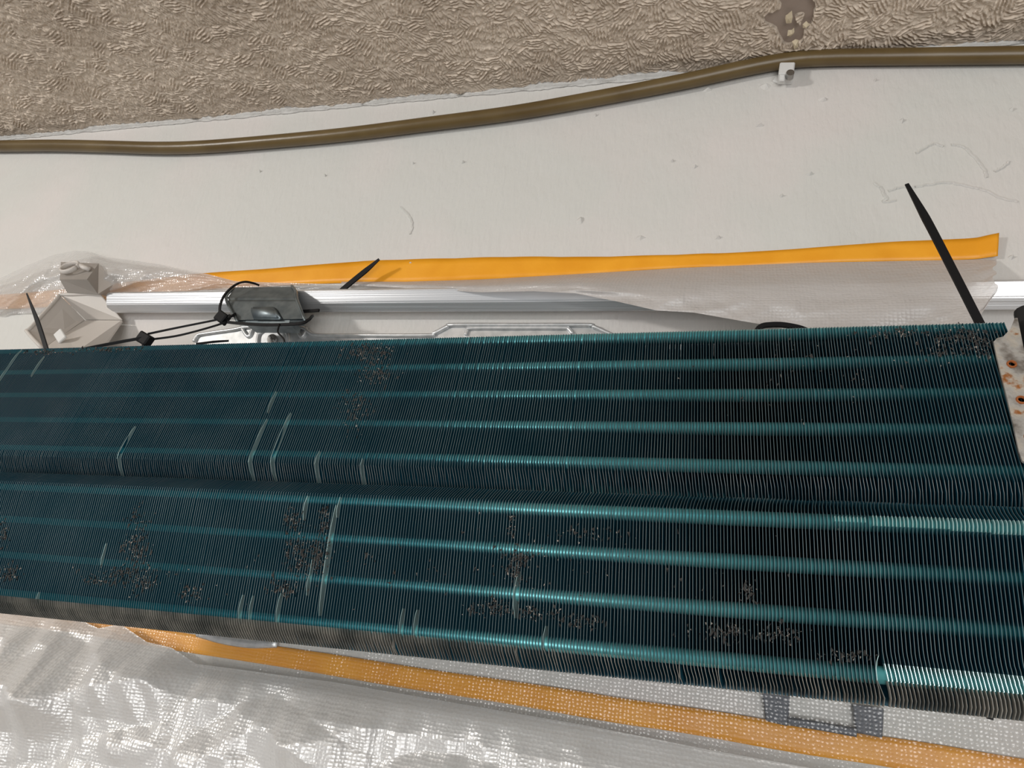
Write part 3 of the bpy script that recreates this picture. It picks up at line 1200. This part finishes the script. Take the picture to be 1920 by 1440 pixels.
GLEAM = [[gleam_mesh((g + .6) / 5, bt, q + 10 * g) for q in range(2)] for bt in (False, True) for g in range(5)]
NU = int((AR_U - AL_U) / PITCH) + 1
NL = int((AR_L - AL_L) / PITCH) + 1
for w, N, aL, meshes, fc_, rows_, nm_ in (('u', NU, AL_U, U_MESH, UP, rowsU, 'upper_fin'), ('l', NL, AL_L, L_MESH, LO, rowsL, 'lower_fin')):
    first = N - 298                       # the nearest fins are single objects
    rest_v, rest_f, rest_m = [], [], []
    for i in range(N):
        a = aL + i * PITCH + random.gauss(0, .00005)
        if i in special[w]:
            hi_, lo_, k_ = special[w][i]

            def bend(s, hi_=hi_, lo_=lo_, k_=k_):
                if s > hi_ or s < lo_:
                    return 0
                return -k_ * math.sin(math.pi * (hi_ - s) / (hi_ - lo_)) ** .6
            dr = dense(rows_, 7)
            me = fin_mesh(nm_, fc_, dr, bend=bend, worn_or_gleam=lambda r: bend(dr[r][0]) != 0 or bend(dr[r + 1][0]) != 0, mats=(M_FIN, M_EDGE, M_SCR), bare_or_gleam=True)
        else:
            me = meshes[random.randrange(len(meshes))]
            if w == 'l' and a > A_GLEAM:
                g = min(4, int(5 * (a - A_GLEAM) / (AR_L - A_GLEAM - .008)))
                me = GLEAM[g + (5 if a > A_BENT else 0)][random.randrange(2)]
        if i >= first:
            o = coil_part(nm_, me)
            o.location = (a - ORI[0], 0, 0)
            o.rotation_euler.z = random.gauss(0, .004)
        else:
            base = len(rest_v)
            rest_v += [(v.co.x + a - ORI[0], v.co.y, v.co.z) for v in me.vertices]
            rest_f += [tuple(base + q for q in p.vertices) for p in me.polygons]
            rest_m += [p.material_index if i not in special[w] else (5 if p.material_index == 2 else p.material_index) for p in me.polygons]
    me = bpy.data.meshes.new(nm_ + '_pack')
    me.from_pydata(rest_v, [], rest_f)
    me.polygons.foreach_set('material_index', rest_m)
    for mt in (M_FIN, M_EDGE, M_EDGEMID, M_COLLAR_SHEEN, M_EDGEWORN, M_SCR):
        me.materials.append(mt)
    me.update()
    o = coil_part(nm_ + '_pack', me)
    tag(o, kind='stuff')


# tubes with teal collars, seen as bright bands through the fins
def tube(name, face, s, depth, a0_, a1_, r, mt):
    bm = bmesh.new()
    b, c = face.bc(s, depth)
    sweep(bm, [Vector(cl_(a0_, b, c)), Vector(cl_(a1_, b, c))], r, seg=16, up=Vector((0, 0, 1)))
    bmesh.ops.recalc_face_normals(bm, faces=bm.faces)
    me = bpy.data.meshes.new(name)
    bm.to_mesh(me)
    bm.free()
    me.polygons.foreach_set('use_smooth', [True] * len(me.polygons))
    me.materials.append(mt)
    return coil_part(name, me)


TD = 0.0056
for py in (632, 685, 742, 804, 874):
    s = UP.s(py, TD)
    tube('tube', UP, s, TD, AL_U, AR_U, .0036, M_TUBE)
    tube('tube', UP, s - .0105, TD + .0115, AL_U, AR_U, .0048, M_TUBE)
for py in (970, 1051, 1141, 1236):
    s = LO.s(py, TD)
    tube('tube', LO, s, TD, AL_L, AR_L, .0036, M_TUBE)
    if py < 1200:
        tube('tube', LO, s - .0105, TD + .0115, AL_L, AR_L, .0048, M_TUBE)

# rusted end plate on the upper bank, with tube holes
ep = [(1903, 596), (1896, 615), (1881, 631), (1869, 634), (1863, 641), (1869, 668), (1876, 697), (1888, 744), (1900, 796), (1911, 848), (1917, 864), (1930, 872), (1985, 884), (1985, 700), (1926, 684), (1917, 640), (1908, 596)]
holes = [(1897, 683, 7.5), (1915, 750, 8.0), (1930, 820, 8.0)]
EOFF = -0.0025


def face_pt(face, px, py, off):
    a, s = face.hit(px, py, off)
    b, c = face.bc(s, off)
    return Vector(cl_(a, b, c))


bm = bmesh.new()


def loop(pts_):
    vs = [bm.verts.new(p) for p in pts_]
    return [bm.edges.new((vs[i], vs[(i + 1) % len(vs)])) for i in range(len(vs))]


edges = loop([face_pt(UP, x_, y_, EOFF) for x_, y_ in ep])
for (hx, hy, hr) in holes:
    edges += loop([face_pt(UP, hx + hr * math.cos(q / 14 * 6.283), hy + hr * 1.0 * math.sin(q / 14 * 6.283), EOFF) for q in range(14)])
bmesh.ops.triangle_fill(bm, use_beauty=True, edges=edges)
bmesh.ops.recalc_face_normals(bm, faces=bm.faces)
bmesh.ops.solidify(bm, geom=bm.faces[:], thickness=.0012)
bmesh.ops.recalc_face_normals(bm, faces=bm.faces)
me = bpy.data.meshes.new('end_plate')
bm.to_mesh(me)
bm.free()
me.materials.append(M_RUST)
plate = coil_part('end_plate', me)
tag(plate, 'galvanised end plate blotched with rust')
nU = Vector((0, UP.n[0], UP.n[1]))
for (hx, hy, hr) in holes:
    p = face_pt(UP, hx, hy, EOFF)
    rr_ = (face_pt(UP, hx + hr, hy, EOFF) - p).length
    bm = bmesh.new()
    e1 = Vector((1, 0, 0))
    e2 = nU.cross(e1)
    bh = bmesh.new()
    bh.faces.new([bh.verts.new(p + nU * .0035 + (e1 * math.cos(q / 14 * 6.283) + e2 * math.sin(q / 14 * 6.283)) * rr_ * 1.25) for q in range(14)])
    mh = bpy.data.meshes.new('hole_shade_disc')
    bh.to_mesh(mh)
    bh.free()
    mh.materials.append(M_FOAM_SHADE)  # black disc added behind the hole, standing for the shade inside it
    oh = bpy.data.objects.new('hole_shade_disc', mh)
    COL.objects.link(oh)
    oh.parent = plate
    ring = [p + (e1 * math.cos(q / 18 * 6.283) + e2 * math.sin(q / 18 * 6.283)) * rr_ * 1.05 for q in range(19)]
    sweep(bm, ring, rr_ * .30, .0008, 6, up=nU)
    bmesh.ops.recalc_face_normals(bm, faces=bm.faces)
    me = bpy.data.meshes.new('rust_ring')
    bm.to_mesh(me)
    bm.free()
    me.materials.append(M_RUSTRING)
    o = bpy.data.objects.new('rust_ring', me)
    COL.objects.link(o)
    o.parent = plate
# black foam sleeve beside the end plate
bm = bmesh.new()
sweep(bm, [face_pt(UP, 1927, 585, .004), face_pt(UP, 1938, 640, .004), face_pt(UP, 1955, 720, .006)], .0060, seg=14, up=nU)
bmesh.ops.recalc_face_normals(bm, faces=bm.faces)
me = bpy.data.meshes.new('foam_sleeve')
bm.to_mesh(me)
bm.free()
me.materials.append(M_FOAM_SHADE)
coil_part('foam_sleeve', me)

# lint and grit caught on the fins
blobs = [('l', 262, 975, 18, 25, 60), ('l', 255, 1030, 20, 22, 190), ('l', 240, 1075, 45, 14, 170), ('l', 265, 1095, 25, 18, 90), ('l', 180, 1090, 25, 8, 60),
         ('l', 8, 1000, 8, 25, 80), ('l', 15, 1075, 20, 18, 110), ('l', 552, 975, 14, 18, 90), ('l', 608, 975, 10, 22, 90), ('l', 560, 1040, 25, 40, 210), ('l', 600, 1040, 15, 35, 160),
         ('l', 530, 1105, 25, 15, 90), ('l', 965, 1065, 16, 28, 110), ('l', 985, 1045, 22, 8, 40), ('l', 920, 1140, 40, 14, 110), ('l', 1010, 1150, 40, 12, 80), ('l', 1090, 1165, 35, 10, 70),
         ('l', 1100, 1000, 80, 14, 60), ('l', 1350, 1185, 45, 14, 110), ('l', 1460, 1190, 40, 16, 80), ('l', 1405, 1110, 14, 20, 40), ('l', 355, 1110, 20, 15, 60), ('l', 960, 990, 8, 25, 40),
         ('l', 1590, 1230, 40, 8, 50), ('u', 690, 660, 40, 14, 260), ('u', 700, 700, 35, 18, 160), ('u', 665, 770, 28, 35, 160), ('u', 90, 660, 50, 4, 120), ('u', 200, 655, 60, 3, 140),
         ('u', 1680, 625, 60, 10, 110), ('u', 1800, 630, 45, 14, 170), ('u', 1840, 650, 20, 18, 90), ('u', 1780, 660, 40, 12, 60), ('u', 575, 878, 8, 10, 16), ('u', 1500, 700, 200, 60, 60), ('l', 900, 1060, 500, 60, 160)]
V, Fc, FM = [], [], []
for (w, px, py, sx, sy, n) in blobs:
    fc_ = UP if w == 'u' else LO
    for _ in range(n):
        x_, y_ = random.gauss(px, sx * .6), random.gauss(py, sy * .6)
        a, s = fc_.hit(x_, y_)
        lo_, hi_ = (sU_bot, sU_top) if w == 'u' else (sL_bot, sL_top)
        if not (lo_ < s < hi_ + .001) or (w == 'u' and a > AR_U - .004):
            continue
        dark = random.random() < .68
        sz = random.uniform(.0004, .0011) if dark else random.uniform(.0002, .0006)
        b, c = fc_.bc(s, random.uniform(-.0004, .0006))
        ctr = Vector(cl_(a, b, c))
        base = len(V)
        for q in range(4):
            V.append(ctr + Vector((random.gauss(0, .6), random.gauss(0, .4), random.gauss(0, .9))) * sz)
        Fc += [(base, base + 1, base + 2), (base, base + 2, base + 3), (base, base + 3, base + 1), (base + 1, base + 3, base + 2)]
        FM += [0 if dark else 1] * 4
me = bpy.data.meshes.new('lint')
me.from_pydata([tuple(v) for v in V], [], Fc)
me.polygons.foreach_set('material_index', FM)
me.materials.append(M_DIRT)
me.materials.append(M_SPECK)
tag(coil_part('lint', me), 'dark lint and pale grit caught between the fins', kind='stuff')


# ================================================================== zip ties
def coil_world(face, px, py, off):
    return coil.matrix_world @ face_pt(face, px, py, off)


def along(px, py, dist):
    """world point at a given distance from the eye position of the photograph"""
    return Vector(CAM + ray(px, py) * dist)


def strap(bm, pts, w, t=.0007, up=Vector((0, -1, 0)), taper=None):
    sweep(bm, pts, w, t, square=True, up=up, taper=taper)


# tall tie tail on the right
t1 = empty('zip_tie', coil_world(UP, 1835, 605, .012))
tag(t1, 'thick black cable tie tail standing up beside the rusted end plate', 'cable tie')
base = coil_world(UP, 1840, 612, .014)
tip = W(1700, 345, .085)
bm = bmesh.new()
pts = catmull([base, base.lerp(tip, .35) + Vector((.0004, 0, 0)), base.lerp(tip, .7) + Vector((.0006, 0, 0)), tip], 8)
strap(bm, pts, .0021, .0008, taper=lambda s: 1.0 if s < .72 else max(.5, 1.0 - (s - .72) * 1.8))
bm_obj('tail', bm, M_BLACK, t1)
bm = bmesh.new()
box(bm, base + Vector((0, .002, -.002)), (.0032, .0026, .0030))
bm_obj('head', bm, M_BLACK, t1)

# thin tail at the left
t2 = empty('zip_tie', coil_world(UP, 88, 665, .010))
tag(t2, 'thin black cable tie tail sticking up in front of the ivory bracket', 'cable tie')
base = coil_world(UP, 90, 664, .010)
tip = W(50, 550, .095)
bm = bmesh.new()
strap(bm, catmull([base, base.lerp(tip, .5) + Vector((.001, 0, 0)), tip], 8), .0015, .0007, taper=lambda s: 1.0 if s < .55 else max(.35, 1 - (s - .55) * 1.5))
bm_obj('tail', bm, M_BLACK, t2)
bm = bmesh.new()
box(bm, coil_world(UP, 91, 668, .008), (.003, .0025, .0028))
bm_obj('head', bm, M_BLACK, t2)

# chain of ties from the clip down to the coil
t3 = empty('zip_tie', W(418, 597, .042))
tag(t3, 'black cable tie looped around the galvanised clip with curled tail', 'cable tie')
bm = bmesh.new()
box(bm, W(417, 596, .044), (.0050, .0035, .0044), Matrix.Rotation(.5, 3, 'Y'))
bmesh.ops.bevel(bm, geom=bm.edges[:], offset=.0009, segments=1, affect='EDGES')
bm_obj('head', bm, M_BLACK, t3)
bm = bmesh.new()
strap(bm, catmull([W(412, 592, .044), W(413, 572, .044), W(422, 552, .042), W(440, 535, .038), W(458, 528.5, .032), W(475, 531, .026), W(486, 535, .022)], 6), .0009, .0006, taper=lambda s: 1.0 - .2 * s)
bm_obj('tail', bm, M_BLACK, t3)
bm = bmesh.new()
strap(bm, catmull([W(422, 596, .044), W(436, 591, .043), W(452, 586, .020)], 5), .0014, .0009)
strap(bm, catmull([W(420, 603, .044), W(445, 606, .043), W(500, 609, .042), W(560, 607, .042), W(578, 600, .040), W(586, 592, .034)], 5), .0010, .0008)
strap(bm, [W(568, 584, .030), W(598, 582, .036)], .0011, .0008)
bm_obj('strap', bm, M_BLACK, t3)

t4 = empty('zip_tie', W(272, 638, .060))
tag(t4, 'long black cable tie loop running from the clip down to the coil', 'cable tie')
bm = bmesh.new()
strap(bm, catmull([W(278, 626, .064), W(330, 615, .058), W(410, 599, .046)], 6), .0014, .0008, up=Vector((0, -.5, 1)))
strap(bm, catmull([W(280, 637, .064), W(340, 628, .058), W(415, 607, .046), W(421, 600, .044)], 6), .0014, .0008, up=Vector((0, -.5, 1)))
bm_obj('strap', bm, M_BLACK, t4)
bm = bmesh.new()
box(bm, W(272, 636, .066), (.0060, .0035, .0045), Matrix.Rotation(.4, 3, 'Y'))
bmesh.ops.bevel(bm, geom=bm.edges[:], offset=.0010, segments=1, affect='EDGES')
bm_obj('head', bm, M_BLACK, t4)
bm = bmesh.new()
strap(bm, [W(270, 640, .066), W(268, 665, .066)], .0012, .0008)
bm_obj('tail', bm, M_BLACK, t4)

t5 = empty('zip_tie', W(200, 650, .075))
tag(t5, 'flat black cable tie lying along the coil top under the bracket', 'cable tie')
bm = bmesh.new()
strap(bm, catmull([W(276, 632, .066), W(220, 642, .074), W(150, 656, .084), W(130, 662, .090)], 6), .0024, .0011, up=Vector((0, -.6, 1)))
bm_obj('strap', bm, M_BLACK, t5)
bm = bmesh.new()
strap(bm, catmull([W(370, 645, .05), W(400, 641, .05), W(429, 639, .045)], 5), .0017, .0010, up=Vector((0, -.6, 1)), taper=lambda s: 1 - .3 * s)
bm_obj('tail', bm, M_BLACK, t5)

# tie tail crossing the upper tape
t6 = empty('zip_tie', W(640, 545, .012))
tag(t6, 'short grey-black cable tie tail lying across the upper orange tape', 'cable tie')
bm = bmesh.new()
strap(bm, catmull([W(640, 545, .012), W(664, 525, .013), W(690, 504, .014), W(711, 486, .016)], 6), .0022, .0007, taper=lambda s: 1.0 if s < .6 else max(.45, 1 - (s - .6) * 1.3))
bm_obj('tail', bm, M_BLACK, t6)

# thin tie hanging from the clip onto the coil
t7 = empty('zip_tie', W(530, 640, .045))
tag(t7, 'thin black wire-like tie dropping from the clip onto the coil', 'cable tie')
bm = bmesh.new()
sweep(bm, catmull([W(524, 608, .043), W(521, 622, .045), W(527, 630, .050), W(533, 638, .055), W(533, 650, .060)], 6), .0007, seg=6)
bm_obj('strap', bm, M_BLACK, t7)

# loop poking out above the coil near the milky film
t8 = empty('zip_tie', W(1450, 612, .05))
tag(t8, 'black cable tie loop just showing above the coil under the milky film', 'cable tie')
bm = bmesh.new()
strap(bm, catmull([W(1405, 650, .055), W(1422, 616, .055), W(1446, 609, .055), W(1480, 611, .055), W(1515, 622, .055), W(1535, 650, .055)], 6), .0014, .0012, up=Vector((0, -1, 0)))
bm_obj('strap', bm, M_BLACK, t8)
# small black tip below the coil
t9 = empty('zip_tie', W(1856, 1356, .08))
tag(t9, 'tiny black tie tip poking out under the coil bottom', 'cable tie')
bm = bmesh.new()
q0 = coil_world(LO, 1857, 1338, .012)
strap(bm, [q0, coil_world(LO, 1856, 1349, .012)], .0010, .0008)
bm_obj('tail', bm, M_BLACK, t9)
